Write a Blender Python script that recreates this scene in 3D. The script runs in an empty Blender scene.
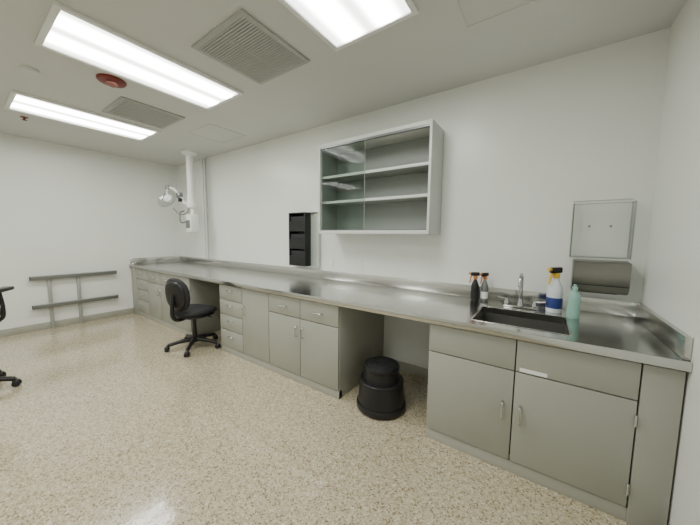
import bpy, bmesh, math
from mathutils import Vector, Matrix, Euler
S=bpy.context.scene
COL=S.collection
# ------------------------------------------------------------ dimensions
F,W,XR,XL,H=1.897,2.753,.58,-6.193,2.815
YB=-2.3            # wall behind the camera
CT=.91             # counter top height

# ------------------------------------------------------------ materials
def mat(name,col,rough=.5,metal=0,spec=.5,coat=0,trans=0,ior=1.45,alpha=1,emit=None,es=0):
    m=bpy.data.materials.new(name);m.use_nodes=True
    b=m.node_tree.nodes['Principled BSDF']
    b.inputs['Base Color'].default_value=(*col,1)
    b.inputs['Roughness'].default_value=rough
    b.inputs['Metallic'].default_value=metal
    b.inputs['Specular IOR Level'].default_value=spec
    b.inputs['Coat Weight'].default_value=coat
    b.inputs['Transmission Weight'].default_value=trans
    b.inputs['IOR'].default_value=ior
    b.inputs['Alpha'].default_value=alpha
    return m
def nodes(m): return m.node_tree.nodes,m.node_tree.links,m.node_tree.nodes['Principled BSDF']
def add_noise(m,c1,c2,scale,bump=0,bscale=None,detail=3):
    N,L,b=nodes(m)
    tc=N.new('ShaderNodeTexCoord');src=tc.outputs['Object']
    n=N.new('ShaderNodeTexNoise');n.inputs['Scale'].default_value=scale;n.inputs['Detail'].default_value=detail
    L.new(src,n.inputs['Vector'])
    r=N.new('ShaderNodeValToRGB');r.color_ramp.elements[0].position=.3;r.color_ramp.elements[1].position=.7
    r.color_ramp.elements[0].color=(*c1,1);r.color_ramp.elements[1].color=(*c2,1)
    L.new(n.outputs['Fac'],r.inputs['Fac']);L.new(r.outputs['Color'],b.inputs['Base Color'])
    if bump:
        n2=N.new('ShaderNodeTexNoise');n2.inputs['Scale'].default_value=bscale or scale
        L.new(src,n2.inputs['Vector'])
        bp=N.new('ShaderNodeBump');bp.inputs['Strength'].default_value=bump;bp.inputs['Distance'].default_value=.01
        L.new(n2.outputs['Fac'],bp.inputs['Height']);L.new(bp.outputs['Normal'],b.inputs['Normal'])
    return n
M={}
M['wall']=mat('wall_paint',(.75,.77,.73),.28,spec=.45)
add_noise(M['wall'],(.765,.785,.745),(.785,.805,.765),1.5,bump=.05,bscale=60)
M['ceil']=mat('ceiling_paint',(.62,.63,.60),.6)
add_noise(M['ceil'],(.60,.61,.585),(.63,.64,.615),1.2,bump=.05,bscale=50)
M['base']=mat('base_trim_grey',(.40,.40,.34),.5)
add_noise(M['base'],(.34,.34,.28),(.38,.38,.32),8)
M['cab']=mat('cabinet_enamel',(.33,.335,.29),.36)
add_noise(M['cab'],(.345,.348,.303),(.36,.363,.315),2.0)
M['cabin']=mat('cabinet_recess',(.10,.10,.09),.6)
M['ucab']=mat('wall_cabinet_enamel',(.60,.615,.59),.35)
M['ucabi']=mat('wall_cabinet_inside_shaded',(.29,.31,.29),.45)  # grey-green, darkened: the shade inside the cabinet is put into this colour
M['plinth']=mat('plinth',(.42,.42,.37),.5)
M['black']=mat('black_plastic',(.012,.012,.013),.35)
M['blackm']=mat('black_matte',(.02,.02,.022),.75)
add_noise(M['blackm'],(.012,.012,.014),(.024,.024,.027),220,bump=.2,bscale=300)
M['chrome']=mat('chrome',(.45,.45,.45),.12,metal=1)
M['handle']=mat('satin_nickel',(.6,.6,.58),.25,metal=1)
M['white']=mat('white_plastic',(.80,.81,.79),.35)
M['whitem']=mat('white_enamel',(.78,.79,.77),.3)
M['grey']=mat('grey_metal',(.22,.23,.23),.4,metal=.6)
M['railg']=mat('rail_grey',(.18,.19,.18),.4,metal=.5)
M['post']=mat('post_grey',(.38,.39,.37),.4,metal=.4)
M['disp']=mat('dispenser_dark_steel',(.24,.24,.215),.3,metal=.9)
M['red']=mat('alarm_red',(.18,.018,.013),.4)
M['vent']=mat('vent_grey',(.40,.41,.39),.5)
M['ventd']=mat('vent_dark',(.16,.16,.15),.7)
M['blue']=mat('label_blue',(.03,.05,.22),.4)
M['yellow']=mat('yellow_plastic',(.75,.5,.04),.4)
M['orange']=mat('orange_plastic',(.55,.20,.06),.4)
M['label']=mat('paper_label',(.85,.85,.83),.6)
M['teal']=mat('teal_liquid_bottle',(.40,.68,.60),.2,trans=.3,ior=1.3)
M['milky']=mat('milky_plastic',(.72,.76,.82),.3)
M['drain']=mat('drain_dark',(.1,.1,.1),.4,metal=1)
M['sinks']=mat('sink_satin_steel',(.24,.24,.225),.38,metal=.85)
# clear acrylic: thin sheet look
def clear(name,tint,fac,rough=.05,edge=.25):
    m=bpy.data.materials.new(name);m.use_nodes=True;N=m.node_tree.nodes;L=m.node_tree.links
    N.clear();o=N.new('ShaderNodeOutputMaterial');t=N.new('ShaderNodeBsdfTransparent');g=N.new('ShaderNodeBsdfGlossy')
    t.inputs['Color'].default_value=(*tint,1);g.inputs['Roughness'].default_value=rough
    fr=N.new('ShaderNodeLayerWeight');fr.inputs['Blend'].default_value=.35
    pw=N.new('ShaderNodeMath');pw.operation='POWER';pw.inputs[1].default_value=3;L.new(fr.outputs['Facing'],pw.inputs[0])
    ad=N.new('ShaderNodeMath');ad.operation='MULTIPLY_ADD';ad.inputs[1].default_value=edge;ad.inputs[2].default_value=fac
    mx=N.new('ShaderNodeMixShader');L.new(pw.outputs[0],ad.inputs[0]);L.new(ad.outputs[0],mx.inputs[0])
    L.new(t.outputs[0],mx.inputs[1]);L.new(g.outputs[0],mx.inputs[2]);L.new(mx.outputs[0],o.inputs['Surface']);return m
M['acryl']=clear('clear_acrylic',(.992,.996,.994),.02,.05,.12)
M['acryle']=clear('clear_acrylic_edge',(.90,.92,.905),.08,.15)
M['glass']=clear('sliding_glass',(.925,.945,.935),.004,.04,.05)
# stainless
m=mat('stainless_steel',(.57,.57,.55),.2,metal=1);N,L,b=nodes(m)
tc=N.new('ShaderNodeTexCoord')
n3=N.new('ShaderNodeTexNoise');n3.inputs['Scale'].default_value=1.3;n3.inputs['Detail'].default_value=2;L.new(tc.outputs['Object'],n3.inputs['Vector'])
mr=N.new('ShaderNodeMapRange');mr.inputs['To Min'].default_value=.13;mr.inputs['To Max'].default_value=.24;L.new(n3.outputs['Fac'],mr.inputs['Value']);L.new(mr.outputs[0],b.inputs['Roughness'])
n5=N.new('ShaderNodeTexNoise');n5.inputs['Scale'].default_value=3.5;n5.inputs['Detail'].default_value=1;L.new(tc.outputs['Object'],n5.inputs['Vector'])
bp=N.new('ShaderNodeBump');bp.inputs['Strength'].default_value=.06;bp.inputs['Distance'].default_value=.02;L.new(n5.outputs['Fac'],bp.inputs['Height']);L.new(bp.outputs[0],b.inputs['Normal'])
M['steel']=m
# floor: speckled epoxy terrazzo
m=mat('floor_speckled_epoxy',(.6,.56,.45),.2,spec=.5,coat=.6);N,L,b=nodes(m);b.inputs['Coat Roughness'].default_value=.06
tc=N.new('ShaderNodeTexCoord')
v=N.new('ShaderNodeTexVoronoi');v.inputs['Scale'].default_value=135;L.new(tc.outputs['Object'],v.inputs['Vector'])
sp=N.new('ShaderNodeSeparateColor');L.new(v.outputs['Color'],sp.inputs[0])
r=N.new('ShaderNodeValToRGB');cr=r.color_ramp;cr.interpolation='CONSTANT'
cr.elements[0].position=0;cr.elements[0].color=(.25,.20,.12,1)
cr.elements[1].position=.13;cr.elements[1].color=(.46,.40,.27,1)
for p,c in ((.42,(.525,.465,.325)),(.74,(.57,.515,.375)),(.92,(.68,.63,.50))):
    e=cr.elements.new(p);e.color=(*c,1)
L.new(sp.outputs[0],r.inputs['Fac'])
n=N.new('ShaderNodeTexNoise');n.inputs['Scale'].default_value=40;n.inputs['Detail'].default_value=4;L.new(tc.outputs['Object'],n.inputs['Vector'])
r2=N.new('ShaderNodeValToRGB');r2.color_ramp.elements[0].position=.35;r2.color_ramp.elements[1].position=.65
r2.color_ramp.elements[0].color=(.84,.83,.80,1);r2.color_ramp.elements[1].color=(1.0,1.0,1.0,1);L.new(n.outputs['Fac'],r2.inputs['Fac'])
mx=N.new('ShaderNodeMix');mx.data_type='RGBA';mx.blend_type='MULTIPLY';mx.inputs['Factor'].default_value=1
L.new(r.outputs[0],mx.inputs[6]);L.new(r2.outputs[0],mx.inputs[7]);L.new(mx.outputs[2],b.inputs['Base Color'])
n4=N.new('ShaderNodeTexNoise');n4.inputs['Scale'].default_value=45;L.new(tc.outputs['Object'],n4.inputs['Vector'])
bp=N.new('ShaderNodeBump');bp.inputs['Strength'].default_value=.07;bp.inputs['Distance'].default_value=.004;L.new(n4.outputs['Fac'],bp.inputs['Height'])
L.new(bp.outputs[0],b.inputs['Normal']);L.new(bp.outputs[0],b.inputs['Coat Normal'])
M['floor']=m
# troffer lens : ribbed prismatic diffuser, brighter over the tubes
LENS=17.5
m=bpy.data.materials.new('troffer_lens');m.use_nodes=True;N=m.node_tree.nodes;L=m.node_tree.links;N.clear()
o=N.new('ShaderNodeOutputMaterial');em=N.new('ShaderNodeEmission');em.inputs['Color'].default_value=(1,1,.955,1)
tc=N.new('ShaderNodeTexCoord');sx=N.new('ShaderNodeSeparateXYZ');L.new(tc.outputs['Object'],sx.inputs[0])
ab=N.new('ShaderNodeMath');ab.operation='ABSOLUTE';L.new(sx.outputs['X'],ab.inputs[0])
sb=N.new('ShaderNodeMath');sb.operation='SUBTRACT';sb.inputs[1].default_value=.13;L.new(ab.outputs[0],sb.inputs[0])
a2=N.new('ShaderNodeMath');a2.operation='ABSOLUTE';L.new(sb.outputs[0],a2.inputs[0])
mr=N.new('ShaderNodeMapRange');mr.interpolation_type='SMOOTHSTEP';mr.inputs['From Min'].default_value=.015;mr.inputs['From Max'].default_value=.12
mr.inputs['To Min'].default_value=LENS*1.7;mr.inputs['To Max'].default_value=LENS*.28;L.new(a2.outputs[0],mr.inputs['Value'])
L.new(mr.outputs[0],em.inputs['Strength']);L.new(em.outputs[0],o.inputs['Surface']);M['lens']=m

# ------------------------------------------------------------ helpers
def link(ob,parent=None):
    COL.objects.link(ob)
    if parent: ob.parent=parent
    return ob
def empty(name,loc,rotz=0):
    e=bpy.data.objects.new(name,None);e.empty_display_size=.1;e.location=loc;e.rotation_euler=(0,0,rotz);COL.objects.link(e);return e
def finish(bm,name,m,parent=None,loc=(0,0,0),smooth=False):
    bmesh.ops.recalc_face_normals(bm,faces=bm.faces)
    me=bpy.data.meshes.new(name);bm.to_mesh(me);bm.free()
    if smooth:
        for p in me.polygons:p.use_smooth=True
        me.set_sharp_from_angle(angle=math.radians(35))
    ob=bpy.data.objects.new(name,me);ob.location=loc;me.materials.append(m);link(ob,parent);return ob
def addbox(bm,x0,x1,y0,y1,z0,z1,bev=0,seg=2):
    r=bmesh.ops.create_cube(bm,size=1)
    for v in r['verts']:
        v.co=Vector(((x0+x1)/2+v.co.x*(x1-x0),(y0+y1)/2+v.co.y*(y1-y0),(z0+z1)/2+v.co.z*(z1-z0)))
    if bev:
        es=list({e for v in r['verts'] for e in v.link_edges})
        bmesh.ops.bevel(bm,geom=es,offset=bev,segments=seg,affect='EDGES',profile=.5)
def box(name,x0,x1,y0,y1,z0,z1,m,parent=None,bev=0,seg=2):
    bm=bmesh.new();cx,cy,cz=(x0+x1)/2,(y0+y1)/2,(z0+z1)/2
    if parent is None:
        addbox(bm,x0-cx,x1-cx,y0-cy,y1-cy,z0-cz,z1-cz,bev,seg);return finish(bm,name,m,None,(cx,cy,cz),smooth=bev>0)
    addbox(bm,x0,x1,y0,y1,z0,z1,bev,seg);return finish(bm,name,m,parent,smooth=bev>0)
def boxes(name,lst,m,parent=None,bev=0,loc=(0,0,0)):
    bm=bmesh.new()
    for b_ in lst: addbox(bm,*b_,bev=bev)
    return finish(bm,name,m,parent,loc,smooth=bev>0)
def lathe(name,prof,m,parent=None,loc=(0,0,0),seg=40,sx=1,sy=1,rot=None):
    bm=bmesh.new();rings=[]
    for r,z in prof:
        if r<1e-6: rings.append([bm.verts.new((0,0,z))])
        else: rings.append([bm.verts.new((r*sx*math.cos(2*math.pi*i/seg),r*sy*math.sin(2*math.pi*i/seg),z)) for i in range(seg)])
    for a,b_ in zip(rings,rings[1:]):
        if len(a)==1 and len(b_)==1: continue
        for i in range(seg):
            j=(i+1)%seg
            if len(a)==1: bm.faces.new((a[0],b_[i],b_[j]))
            elif len(b_)==1: bm.faces.new((a[i],b_[0],a[j]))
            else: bm.faces.new((a[i],b_[i],b_[j],a[j]))
    ob=finish(bm,name,m,parent,loc,smooth=True)
    if rot: ob.rotation_euler=rot
    return ob
def tube(name,pts,r,m,parent=None,seg=12,smoothpts=True):
    P=[Vector(p) for p in pts]
    if smoothpts and len(P)>2:
        Q=[]
        for i in range(len(P)-1):
            p0=P[max(i-1,0)];p1=P[i];p2=P[i+1];p3=P[min(i+2,len(P)-1)]
            for k in range(8):
                t=k/8;Q.append(.5*((2*p1)+(p2-p0)*t+(2*p0-5*p1+4*p2-p3)*t*t+(3*p1-p0-3*p2+p3)*t**3))
        Q.append(P[-1]);P=Q
    bm=bmesh.new();rings=[];prev=None
    for i,p in enumerate(P):
        t=(P[min(i+1,len(P)-1)]-P[max(i-1,0)]).normalized()
        if prev is None:
            a=Vector((0,0,1)) if abs(t.z)<.9 else Vector((1,0,0));n=t.cross(a).normalized()
        else: n=(prev-t*prev.dot(t)).normalized()
        prev=n;bn=t.cross(n);rr=r[min(i,len(r)-1)] if isinstance(r,(list,tuple)) else r
        rings.append([bm.verts.new(p+(n*math.cos(2*math.pi*k/seg)+bn*math.sin(2*math.pi*k/seg))*rr) for k in range(seg)])
    for a,b_ in zip(rings,rings[1:]):
        for k in range(seg): bm.faces.new((a[k],b_[k],b_[(k+1)%seg],a[(k+1)%seg]))
    bm.faces.new(rings[0]);bm.faces.new(rings[-1][::-1])
    return finish(bm,name,m,parent,smooth=True)

# ------------------------------------------------------------ room shell
T=.1
box('floor',XL-T,XR+T,YB-T,W+T,-T,0,M['floor'])
box('ceiling',XL-T,XR+T,YB-T,W+T,H,H+T,M['ceil'])
box('wall_back',XL-T,XR+T,W,W+T,0,H,M['wall'])
box('wall_left',XL-T,XL,YB,W,0,H,M['wall'])
box('wall_right',XR,XR+T,YB,W,0,H,M['wall'])
box('wall_front',XL-T,XR+T,YB-T,YB,0,H,M['wall'])
bt=.012
box('baseboard_left',XL,XL+bt,YB,F+.02,0,.10,M['base'],bev=.003)
box('baseboard_right',XR-bt,XR,YB,F-.03,0,.10,M['base'],bev=.003)
boxes('baseboard_back',[(-4.04,-3.29,W-bt,W,0,.10),(-1.43,-.63,W-bt,W,0,.10)],M['base'],bev=.003)
box('baseboard_front',XL,XR,YB,YB+bt,0,.10,M['base'],bev=.003)
# access panel outlines on ceiling
def panel(x0,x1,y0,y1):
    w=.012;z0,z1=H-.006,H
    boxes('ceiling_access_panel',[(x0,x1,y0,y0+w,z0,z1),(x0,x1,y1-w,y1,z0,z1),(x0,x0+w,y0+w,y1-w,z0,z1),(x1-w,x1,y0+w,y1-w,z0,z1),(x0+w,x1-w,y0+w,y1-w,H-.002,H)],M['ceil'])
panel(-.51,.02,1.45,2.03);panel(-4.0,-3.45,1.95,2.45)

# ------------------------------------------------------------ ceiling lights
def troffer(cx,cy,lx=.56,ly=1.19):
    e=empty('ceiling_light_troffer',(cx,cy,H));fw_=.035
    X,Y=lx/2,ly/2
    boxes('frame',[(-X-fw_,X+fw_,-Y-fw_,-Y,-.022,0),(-X-fw_,X+fw_,Y,Y+fw_,-.022,0),(-X-fw_,-X,-Y,Y,-.022,0),(X,X+fw_,-Y,Y,-.022,0)],M['whitem'],e,bev=.003)
    bm=bmesh.new()   # ribbed lens
    n=56
    for i in range(n):
        x0=-X+lx*i/n;x1=-X+lx*(i+1)/n;xm=(x0+x1)/2
        a=[bm.verts.new((x0,s*Y,-.010)) for s in(-1,1)];b_=[bm.verts.new((xm,s*Y,-.0125)) for s in(-1,1)];c=[bm.verts.new((x1,s*Y,-.010)) for s in(-1,1)]
        bm.faces.new((a[0],a[1],b_[1],b_[0]));bm.faces.new((b_[0],b_[1],c[1],c[0]))
    finish(bm,'lens',M['lens'],e)
for cx in (-1.02,-2.755,-4.56): troffer(cx,1.09)
for cx in (-1.9,-4.6): troffer(cx,-1.3)  # unseen row behind the camera, added as fill light

def vent(cx,cy,s=.60):
    e=empty('ceiling_air_vent',(cx,cy,H));X=s/2;f_=.035
    boxes('frame',[(-X,X,-X,-X+f_,-.014,0),(-X,X,X-f_,X,-.014,0),(-X,-X+f_,-X+f_,X-f_,-.014,0),(X-f_,X,-X+f_,X-f_,-.014,0)],M['vent'],e,bev=.002)
    box('backing',-X+f_,X-f_,-X+f_,X-f_,-.002,0,M['ventd'],e)
    n=26;L_=[]
    for i in range(n):
        y=-X+f_+(s-2*f_)*(i+.5)/n;L_.append((-X+f_,X-f_,y-.007,y+.007,-.012,-.003))
    L_.append((-.004,.004,-X+f_,X-f_,-.013,-.003))
    boxes('louvres',L_,M['vent'],e)
vent(-1.88,1.41);vent(-3.82,1.39)
# alarm
e=empty('fire_alarm_strobe',(-3.24,.94,H))
lathe('base',[(0,0),(.105,0),(.105,-.012),(.095,-.022),(.05,-.028),(0,-.028)],M['red'],e)
lathe('dome',[(.045,-.028),(.042,-.042),(.028,-.052),(0,-.056)],mat('strobe_lens',(.30,.12,.10),.2),e)
e=empty('sprinkler_head',(-5.12,.63,H))
lathe('escutcheon',[(0,0),(.035,0),(.033,-.006),(.012,-.008),(.010,-.03),(.022,-.032),(.022,-.036),(0,-.036)],M['red'],e)
e=empty('ceiling_speaker_plate',(-3.6,.50,H))  # small round speaker plate
lathe('body',[(0,0),(.055,0),(.055,-.015),(.045,-.028),(0,-.03)],M['ucab'],e)

# ------------------------------------------------------------ base cabinets
def dpull(parent,x,y,z,vert=True,L_=.10):
    h_=L_/2;d=.028
    if vert: pts=[(x,y,z-h_),(x,y-d*.8,z-h_+.004),(x,y-d,z-h_+.02),(x,y-d,z+h_-.02),(x,y-d*.8,z+h_-.004),(x,y,z+h_)]
    else: pts=[(x-h_,y,z),(x-h_+.004,y-d*.8,z),(x-h_+.02,y-d,z),(x+h_-.02,y-d,z),(x+h_-.004,y-d*.8,z),(x+h_,y,z)]
    tube('pull',pts,.0065,M['handle'],parent,seg=10)
TOPZ=CT-.045
def base_cab(x0,x1,mods,name='base_cabinet'):
    """mods: list of (width, kind)"""
    e=empty(name,(x0,F,0))
    wd=x1-x0;D=W-F-.005;t=.02
    dt=.018   # door thickness
    boxes('carcass',[(0,t,dt,D,0,TOPZ),(wd-t,wd,dt,D,0,TOPZ),(t,wd-t,D-t,D,.02,TOPZ),(t,wd-t,dt+.001,D-t,.09,.11)],M['cab'],e,bev=.001)
    box('inner_face',t,wd-t,dt+.0015,dt+.012,.11,TOPZ,M['cabin'],e)
    box('plinth',.0,wd,dt*.6,.06,0,.075,M['plinth'],e,bev=.001)
    g=.0035;z0=.085;z1=TOPZ-.012
    x=0
    box('top_rail',0,wd,dt*.3,dt+.01,TOPZ-.010,TOPZ,M['cab'],e)
    for w_,k in mods:
        a,b_=x+g,x+w_-g;zs=.66
        def dr(p,q,nm='door'): box(nm,a,b_,0,dt,p,q,M['cab'],e,bev=.0025)
        if k=='drawers':
            zz=[z0,.30,.49,.675,z1+g]
            for i in range(4):
                dr(zz[i],zz[i+1]-2*g,'drawer');dpull(e,(a+b_)/2,0,(zz[i]+zz[i+1])/2+.03,False,.10)
        elif k=='tallL': dr(z0,z1);dpull(e,a+.045,0,.60)
        elif k in('dL','dR'):
            dr(zs+g,z1,'drawer');dpull(e,(a+b_)/2,0,.755,False,.10)
            dr(z0,zs-g);dpull(e,(a+.04) if k=='dL' else (b_-.04),0,.53)
        elif k in('pL','pR'):
            dr(zs+g,z1,'false_panel');dr(z0,zs-g)
            hx=a+.035 if k=='pL' else b_-.05
            dpull(e,hx,0,.40,True,.11)
            for hz in(.19,.56):
                if k=='pL': lathe('hinge',[(0,-.03),(.006,-.03),(.006,.03),(0,.03)],M['handle'],e,(b_-.001,-.005,hz),seg=12)
            if k=='pL': box('paper_label',a+.02,a+.155,-.001,0,.667,.690,M['label'],e)
        elif k=='fill': dr(.0,z1,'filler')
        x+=w_
    return e
base_cab(XL+.005,-4.04,[(.228,'fill'),(.48,'drawers'),(.48,'dR'),(.48,'dL'),(.48,'dR')])
base_cab(-3.29,-1.43,[(.465,'drawers'),(.465,'tallL'),(.465,'dR'),(.465,'dL')])
base_cab(-.63,XR-.005,[(.53,'pR'),(.53,'pL'),(.145,'fill')])

# ------------------------------------------------------------ stainless counter
SX0,SX1,SY0,SY1=-.37,.15,1.985,2.42
ce=empty('stainless_countertop',(0,0,0))
yf=F-.025;th=.045
L_=[(XL+.002,SX0,yf,W-.002,CT-th,CT),(SX1,XR-.002,yf,W-.002,CT-th,CT),(SX0,SX1,yf,SY0,CT-th,CT),(SX0,SX1,SY1,W-.002,CT-th,CT)]
boxes('worktop',L_,M['steel'],ce)
boxes('front_lip',[(XL+.002,XR-.002,yf-.003,yf+.012,CT-th,CT+.0005)],M['steel'],ce,bev=.002)
be=empty('steel_backsplash',(0,0,CT))
boxes('splash_panels',[(XL+.002,XR-.002,W-.022,W-.002,0.001,.107),(XL+.002,XL+.024,yf+.02,W-.022,0.001,.107),(XR-.026,XR-.002,yf+.02,W-.022,0.001,.107)],M['steel'],be,bev=.002)
# sink bowl (undermount)
sk=empty('steel_sink',(0,0,0))
sd=.17;t=.004;zt=CT-th-.001
boxes('sink_bowl',[(SX0-t,SX0,SY0,SY1,CT-sd,zt),(SX1,SX1+t,SY0,SY1,CT-sd,zt),(SX0-t,SX1+t,SY0-t,SY0,CT-sd,zt),(SX0-t,SX1+t,SY1,SY1+t,CT-sd,zt),(SX0-t,SX1+t,SY0-t,SY1+t,CT-sd-t,CT-sd)],M['sinks'],sk)
lathe('sink_drain',[(0,.001),(.03,.001),(.042,.004),(.045,0)],M['drain'],sk,(-.11,2.22,CT-sd))
boxes('sink_rim_bead',[(SX0-.010,SX1+.010,SY0-.010,SY0,CT,CT+.003),(SX0-.010,SX1+.010,SY1,SY1+.010,CT,CT+.003),(SX0-.010,SX0,SY0,SY1,CT,CT+.003),(SX1,SX1+.010,SY0,SY1,CT,CT+.003)],M['steel'],ce,bev=.001)
# faucet
fe=empty('gooseneck_faucet',(-.13,2.56,CT+.001))
box('deck_plate',-.115,.115,-.03,.03,0,.012,M['chrome'],fe,bev=.005)
lathe('body',[(.026,.010),(.024,.03),(.018,.045),(.015,.07),(.0,.07)],M['chrome'],fe)
tube('spout',[(0,0,.06),(0,0,.13),(0,0,.21),(0,-.03,.255),(0,-.085,.27),(0,-.14,.255),(0,-.165,.21),(0,-.168,.185)],.0125,M['chrome'],fe)
for s in(-1,1):
    lathe('valve',[(.022,.010),(.022,.03),(.016,.045),(.014,.06),(0,.062)],M['chrome'],fe,(s*.095,0,0))
    tube('lever',[(s*.095,0,.055),(s*.125,-.02,.062),(s*.165,-.045,.072)],[.008]*8+[.007]*8+[.006],M['chrome'],fe)
# bottles
def sprayer(nm,x,y,bodym,labm,headm,triggerm,s=1,rz=0,rad=.045,lz=.085):
    e=empty(nm,(x,y,CT+.001),rz);k=s
    lathe('body',[(0,0),(rad*.93,0),(rad,.008*k),(rad,.12*k),(rad*.92,.145*k),(rad*.55,.18*k),(rad*.33,.195*k),(rad*.33,.205*k)],bodym,e)
    lathe('label',[(rad+.0003,.025*k),(rad+.0008,.027*k),(rad+.0008,lz*k),(rad+.0003,(lz+.002)*k)],labm,e)
    lathe('collar',[(.018*k,.20*k),(.018*k,.225*k),(.012*k,.23*k),(0,.23*k)],triggerm,e,seg=24)
    bm=bmesh.new();addbox(bm,-.045*k,.035*k,-.013*k,.013*k,.228*k,.262*k,.008*k,3);finish(bm,'head',headm,e,smooth=True)
    tube('nozzle',[(-.045*k,0,.25*k),(-.062*k,0,.25*k)],.009*k,triggerm,e,smoothpts=False)
    tube('trigger',[(-.03*k,0,.235*k),(-.045*k,0,.21*k),(-.045*k,0,.185*k),(-.055*k,0,.165*k)],.006*k,triggerm,e)
    return e
sprayer('spray_bottle',-.475,2.60,M['black'],M['blackm'],M['black'],M['orange'],.95,.6,.032)
sprayer('spray_bottle',-.405,2.64,M['grey'],M['label'],M['black'],M['orange'],.94,1.0,.029)
sprayer('spray_bottle',.085,2.56,M['milky'],M['blue'],M['black'],M['yellow'],1.28,.9,.050)
ge=empty('soap_bottle',(.19,2.44,CT+.001))
lathe('body',[(0,0),(.034,0),(.038,.006),(.038,.05),(.034,.09),(.037,.14),(.030,.17),(.014,.188),(.014,.195)],M['teal'],ge)
lathe('cap',[(.017,.192),(.017,.215),(.010,.22),(.009,.235),(0,.237)],M['teal'],ge,seg=24)

# ------------------------------------------------------------ wall cabinet
ux0,ux1,uy0,uz0,uz1=-2.12,-.842,W-.33,1.484,2.458
ue=empty('glass_wall_cabinet',(ux0,uy0,uz0));w_,d_,h_=ux1-ux0,.33-.002,uz1-uz0;t=.022
boxes('shell',[(0,t,0,d_,0,h_),(w_-t,w_,0,d_,0,h_),(t,w_-t,0,d_,0,t+.012),(t,w_-t,0,d_,h_-t-.012,h_)],M['ucab'],ue,bev=.0015)
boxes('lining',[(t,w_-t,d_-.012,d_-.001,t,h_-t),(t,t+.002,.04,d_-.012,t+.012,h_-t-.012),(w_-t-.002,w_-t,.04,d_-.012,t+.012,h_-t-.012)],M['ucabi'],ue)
for z in(.335,.61):
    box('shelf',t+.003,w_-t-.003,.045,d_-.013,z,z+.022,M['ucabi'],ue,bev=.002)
    box('shelf_edge',t+.003,w_-t-.003,.042,.046,z-.002,z+.024,M['ucab'],ue,bev=.001)
boxes('door_track',[(t,w_-t,.004,.034,t+.012,t+.022),(t,w_-t,.004,.034,h_-t-.03,h_-t-.012)],M['grey'],ue)
box('glass_door',t,.60,.010,.014,t+.022,h_-t-.03,M['glass'],ue)
box('glass_door',.024,.585,.024,.028,t+.022,h_-t-.03,M['glass'],ue)
boxes('glass_edge',[(.598,.602,.009,.015,t+.022,h_-t-.03)],M['ucabi'],ue)
box('finger_pull',.03,.05,.006,.010,.33,.42,M['grey'],ue)

# ------------------------------------------------------------ dispensers
pe=empty('paper_towel_dispenser',(.34,W,1.07))
bm=bmesh.new()
prof=[(-.001,0),(-.095,0),(-.12,.035),(-.125,.20),(-.11,.225),(-.001,.235)]
a=[bm.verts.new((-.155,y,z)) for y,z in prof];b_=[bm.verts.new((.155,y,z)) for y,z in prof]
bm.faces.new(a);bm.faces.new(b_[::-1])
for i in range(len(prof)): j=(i+1)%len(prof);bm.faces.new((a[i],a[j],b_[j],b_[i]))
bmesh.ops.bevel(bm,geom=list(bm.edges),offset=.006,segments=2,affect='EDGES')
finish(bm,'housing',M['disp'],pe,smooth=True)
box('front_seam',-.15,.15,-.128,-.123,.055,.060,M['black'],pe)
box('towel_slot',-.10,.10,-.09,-.03,-.003,.002,M['black'],pe)
box('paper_towel',-.09,.09,-.065,-.055,-.02,.0,M['white'],pe)
ae=empty('clear_acrylic_holder',(.325,W,1.32))
t=.004;w2=.165;dd=.10;hh=.42
boxes('sheets',[(-w2,w2,-t-.001,-.001,0,hh),(-w2,w2,-dd,-dd+t,0,hh*.93),(-w2,w2,-dd,-.002,0,t)],M['acryl'],ae)
boxes('sides',[(-w2,-w2+t,-dd,-.002,0,hh*.95),(w2-t,w2,-dd,-.002,0,hh*.95)],M['acryle'],ae)
boxes('edges',[(-w2,w2,-.008,-.002,hh-.006,hh),(-w2,w2,-dd,-dd+.006,hh*.93-.006,hh*.93),(-w2-.001,-w2+.005,-dd-.001,-dd+.005,0,hh*.93),(w2-.005,w2+.001,-dd-.001,-dd+.005,0,hh*.93)],M['acryle'],ae)
for sx in(-.06,.06): lathe('screw',[(0,0),(.007,0),(.006,.003),(0,.004)],M['grey'],ae,(sx,-.006,hh*.55),seg=16,rot=(math.pi/2,0,0))

# black glove / supply rack
ge=empty('black_glove_box_dispenser',(-2.69,W,1.06))
hh=.70
boxes('frame',[(-.15,-.135,-.11,-.001,0,hh),(.135,.15,-.11,-.001,0,hh),(-.15,.15,-.012,-.001,0,hh)],M['black'],ge,bev=.002)
boxes('shelves',[(-.135,.135,-.11,-.012,z,z+.012) for z in(0,.225,.455,hh-.012)],M['black'],ge,bev=.002)
boxes('front_lips',[(-.135,.135,-.11,-.105,z,z+.12) for z in(.012,.237,.467)],M['black'],ge)
box('side_cover',.155,.32,-.012,-.001,.0,hh,M['acryle'],ge,bev=.002)
boxes('cover_edges',[(.31,.322,-.05,-.001,0,hh),(.152,.322,-.05,-.001,-.006,0),(.152,.322,-.05,-.001,hh,hh+.006)],M['ucab'],ge)
for k,z in enumerate((.03,.25,.48)): box('dark_supply_box',-.125,.125,-.095,-.02,z-.018+.0,z+.17,M['blackm'],ge,bev=.004)

# wall outlets
def outlet(x,z=1.13):
    e=empty('wall_outlet',(x,W,z));box('plate',-.036,.036,-.006,-.001,-.058,.058,M['white'],e,bev=.002)
    for s in(-1,1):
        box('socket',-.017,.017,-.008,-.005,s*.024-.014,s*.024+.014,M['label'],e,bev=.002)
        boxes('slots',[(-.009,-.006,-.0085,-.0075,s*.024-.005,s*.024+.006),(.006,.009,-.0085,-.0075,s*.024-.005,s*.024+.006)],M['black'],e)
for x in(-4.45,-3.65,-1.75,-2.2): outlet(x)

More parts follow.
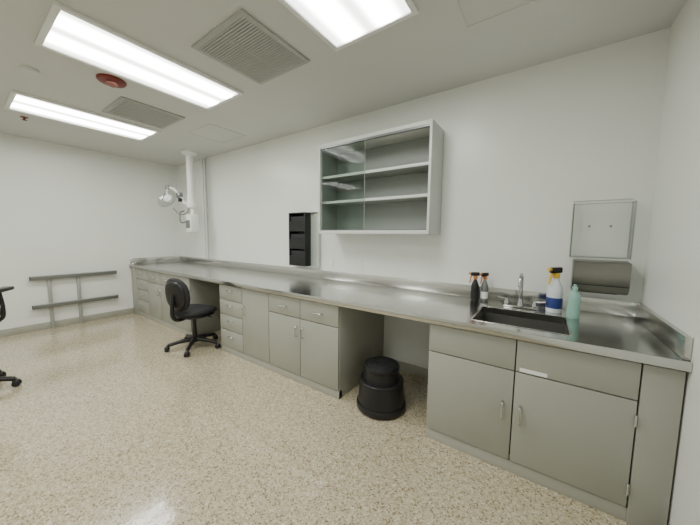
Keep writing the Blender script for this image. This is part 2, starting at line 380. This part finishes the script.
# conduit on the wall
tube('wall_conduit',[(-5.15,W-.03,1.02),(-5.15,W-.03,H)],.022,M['whitem'],smoothpts=False)
tube('wall_conduit',[(-5.07,W-.03,1.02),(-5.07,W-.03,H)],.018,M['whitem'],smoothpts=False)

# ------------------------------------------------------------ ceiling-mounted exam light
ex=empty('ceiling_mounted_exam_light',(-4.90,2.39,H))
lathe('ceiling_flange',[(0,0),(.12,0),(.12,-.03),(.10,-.05),(.06,-.06),(0,-.06)],M['whitem'],ex)
lathe('column',[(.055,-.05),(.055,-.72),(.065,-.725),(.065,-.80),(.05,-.81),(0,-.81)],M['whitem'],ex)
lathe('hub',[(.0,-.80),(.07,-.80),(.075,-.82),(.075,-.90),(.06,-.92),(0,-.92)],M['whitem'],ex)
boxes('control_box',[(-.05,.14,-.09,.05,-1.32,-1.02)],M['whitem'],ex,bev=.02)
boxes('control_panel',[(-.02,.11,-.094,-.088,-1.25,-1.12)],M['grey'],ex,bev=.002)
tube('box_arm',[(0,0,-.90),(.03,0,-.96),(.045,-.01,-1.03)],.03,M['whitem'],ex)
tube('handle_bar',[(-.03,-.10,-1.15),(-.11,-.13,-1.15),(-.12,-.13,-1.0),(-.05,-.10,-.97)],.012,M['grey'],ex)
tube('upper_arm',[(-.05,-.02,-.86),(-.14,-.05,-.82),(-.22,-.08,-.70)],.028,M['whitem'],ex)
lathe('elbow',[(0,-.04),(.045,-.04),(.05,-.02),(.05,.03),(.04,.045),(0,.045)],M['grey'],ex,(-.22,-.08,-.70),seg=28)
tube('lower_arm',[(-.22,-.08,-.70),(-.29,-.13,-.60),(-.36,-.20,-.57)],.022,M['whitem'],ex)
lathe('yoke_joint',[(0,-.03),(.035,-.03),(.035,.03),(0,.03)],M['grey'],ex,(-.36,-.20,-.57),seg=24)
tube('lamp_yoke',[(-.36,-.20,-.57),(-.36,-.21,-.68),(-.30,-.20,-.76)],.014,M['whitem'],ex)
R=Euler((math.radians(62),0,math.radians(25)))
lathe('lamp_shield',[(0,0),(.09,.006),(.14,.022),(.165,.045),(.168,.045),(.142,.019),(.09,.002),(0,-.004)],M['acryle'],ex,(-.28,-.22,-.79),rot=R)
lathe('lamp_head',[(0,.0),(.06,.0),(.075,.03),(.07,.07),(.04,.10),(0,.105)],M['whitem'],ex,(-.28,-.20,-.79),rot=R)
tube('lamp_handle',[(-.34,-.26,-.70),(-.31,-.30,-.80),(-.25,-.28,-.90)],.012,M['grey'],ex)
lathe('knob',[(0,-.03),(.03,-.03),(.03,.03),(0,.03)],M['black'],ex,(-.16,-.10,-.78),seg=20)
tube('cable',[(-.05,0,-.85),(-.10,-.02,-.98),(-.18,-.1,-1.02),(-.25,-.18,-.92)],.008,M['grey'],ex)

# ------------------------------------------------------------ wall rack on left wall
re=empty('wall_rail_rack',(XL,1.16,0))
boxes('rails',[(.045,.085,-.50,.50,.765,.815),(.045,.085,-.50,.50,.335,.385)],M['railg'],re,bev=.003)
boxes('rail_tops',[(.040,.09,-.50,.50,.815,.823),(.040,.09,-.50,.50,.385,.393)],M['post'],re)
boxes('posts',[(.002,.045,-.325,-.285,0,.80),(.002,.045,.0,.04,0,.80)],M['post'],re,bev=.002)
boxes('rail_ends',[(.043,.087,-.505,-.50,.763,.825),(.043,.087,.50,.505,.763,.825),(.043,.087,-.505,-.50,.333,.395),(.043,.087,.50,.505,.333,.395)],M['black'],re)

# ------------------------------------------------------------ kick stool
se=empty('step_stool',(-1.08,2.05,0))
lathe('base_bumper',[(0,.012),(.19,.012),(.205,.008),(.212,.02),(.212,.045),(.205,.06),(.19,.062)],M['black'],se,seg=64)
lathe('body',[(.198,.055),(.194,.10),(.188,.20),(.184,.235),(.180,.248),(.150,.252),(.146,.25)],M['black'],se,seg=64)
lathe('upper_drum',[(.152,.25),(.148,.28),(.144,.345),(.150,.352),(.152,.365),(.148,.378),(.140,.382)],M['black'],se,seg=64)
lathe('tread_top',[(.142,.380),(.132,.374),(.10,.375),(.05,.374),(0,.374)],M['blackm'],se,seg=64)
lathe('tread_rings',[(.12,.375),(.118,.379),(.112,.379),(.11,.375),(.09,.375),(.088,.379),(.082,.379),(.08,.375),(.06,.375),(.058,.379),(.052,.379),(.05,.375)],M['blackm'],se,seg=64)
lathe('step_ring',[(.184,.240),(.190,.248),(.184,.256),(.152,.258)],M['black'],se,seg=64)
for k in range(3):
    a=k*2.094+.4;lathe('caster',[(0,0),(.012,.002),(.018,.012),(.012,.022),(0,.024)],M['grey'],se,(.13*math.cos(a),.13*math.sin(a),0),seg=16)

# ------------------------------------------------------------ office chairs
def chair(x,y,rz,seatz=.50,arms=False,baserot=0):
    """faces local +y"""
    e=empty('office_chair',(x,y,0),rz)
    for k in range(5):
        a=math.radians(72*k+baserot);c,s=math.cos(a),math.sin(a)
        tube('base_leg',[(.03*c,.03*s,.115),(.17*c,.17*s,.10),(.30*c,.30*s,.075)],[.028]*8+[.023]*8+[.018],M['black'],e)
        cx_,cy_=.31*c,.31*s
        tube('caster_stem',[(cx_,cy_,.085),(cx_,cy_,.05)],.008,M['grey'],e,smoothpts=False)
        for off in(-.018,.018):
            ob=lathe('caster_wheel',[(0,-.010),(.022,-.010),(.0275,-.006),(.0275,.006),(.022,.010),(0,.010)],M['black'],e,(cx_-s*off,cy_+c*off,.0275),seg=24,rot=(math.pi/2,0,a))
        ob=lathe('caster_hood',[(0,.036),(.02,.034),(.03,.022),(.032,.005)],M['black'],e,(cx_,cy_,.028),seg=20)
    lathe('hub',[(0,.075),(.04,.075),(.045,.09),(.042,.135),(.03,.145),(0,.145)],M['black'],e,seg=28)
    lathe('gas_lift_cover',[(.030,.14),(.026,.26),(.022,.262),(.022,seatz-.09),(0,seatz-.09)],M['black'],e,seg=28)
    box('mechanism',-.08,.08,-.13,.10,seatz-.10,seatz-.055,M['black'],e,bev=.012)
    tube('lift_lever',[(.06,.02,seatz-.075),(.15,.04,seatz-.075),(.24,.05,seatz-.085)],.006,M['black'],e)
    def cushion(nm,wx,wy,th,fn,m):
        bm=bmesh.new();R=2.6
        rings=9
        for side in(1,-1):
            prev=None;vc=bm.verts.new(fn(0,0,side*th/2))
            for i in range(1,rings+1):
                q=i/rings;ring=[]
                for k in range(48):
                    a=2*math.pi*k/48;c,s=math.cos(a),math.sin(a)
                    rr=(abs(c)**R+abs(s)**R)**(-1/R)
                    zz=side*th/2*(max(0,1-q**7))**.5
                    ring.append(bm.verts.new(fn(wx/2*q*rr*c,wy/2*q*rr*s,zz)))
                if prev is None:
                    for k in range(48): bm.faces.new((vc,ring[k],ring[(k+1)%48]))
                else:
                    for k in range(48): bm.faces.new((prev[k],ring[k],ring[(k+1)%48],prev[(k+1)%48]))
                prev=ring
        bmesh.ops.remove_doubles(bm,verts=bm.verts,dist=1e-4)
        ob=finish(bm,nm,m,e)
        for p in ob.data.polygons:p.use_smooth=True
        return ob
    cushion('seat',.50,.47,.09,lambda u,v,w:(u,v+.02,seatz-.02+w-.9*max(0,v-.10)**2+.25*u*u),M['blackm'])
    cushion('seat_shell',.46,.42,.04,lambda u,v,w:(u,v+.01,seatz-.062+w),M['black'])
    cushion('backrest',.38,.41,.07,lambda u,v,w:(u,-.225+w-.10*v+.5*u*u,seatz+.235+v),M['blackm'])
    cushion('back_shell',.33,.35,.035,lambda u,v,w:(u,-.258+w-.10*v+.5*u*u,seatz+.23+v),M['black'])
    tube('back_bar',[(0,-.08,seatz-.075),(0,-.22,seatz-.08),(0,-.29,seatz-.02),(0,-.29,seatz+.12),(0,-.275,seatz+.24)],.022,M['black'],e)
    if arms:
        for s in(-1,1):
            tube('arm_post',[(s*.18,0,seatz-.06),(s*.27,0,seatz-.05),(s*.29,-.01,seatz+.05),(s*.28,-.02,seatz+.20)],.015,M['black'],e)
            box('arm_pad',s*.28-.04,s*.28+.04,-.15,.12,seatz+.20,seatz+.235,M['black'],e,bev=.012)
    return e
chair(-3.66,1.76,math.radians(14),.50,False,15)
chair(-4.20,.01,math.radians(60),.72,True,5)

# ------------------------------------------------------------ world, camera
w=bpy.data.worlds.new('world');S.world=w;w.use_nodes=True
w.node_tree.nodes['Background'].inputs[0].default_value=(.5,.52,.5,1);w.node_tree.nodes['Background'].inputs[1].default_value=.3
f,pi_,ya,ro,h=279.921,0.094,0.606,0.010,1.460
fw=Vector((-math.sin(ya)*math.cos(pi_),math.cos(ya)*math.cos(pi_),-math.sin(pi_)))
rt=Vector((math.cos(ya),math.sin(ya),0));up=rt.cross(fw)
r2_=rt*math.cos(ro)+up*math.sin(ro);u2_=-rt*math.sin(ro)+up*math.cos(ro)
c=bpy.data.cameras.new('camera');cam=bpy.data.objects.new('camera',c);COL.objects.link(cam)
c.sensor_width=36;c.lens=f/700*36;c.clip_start=.02
mt=Matrix((r2_,u2_,-fw)).transposed().to_4x4();mt.translation=Vector((0,0,h));cam.matrix_world=mt
S.camera=cam
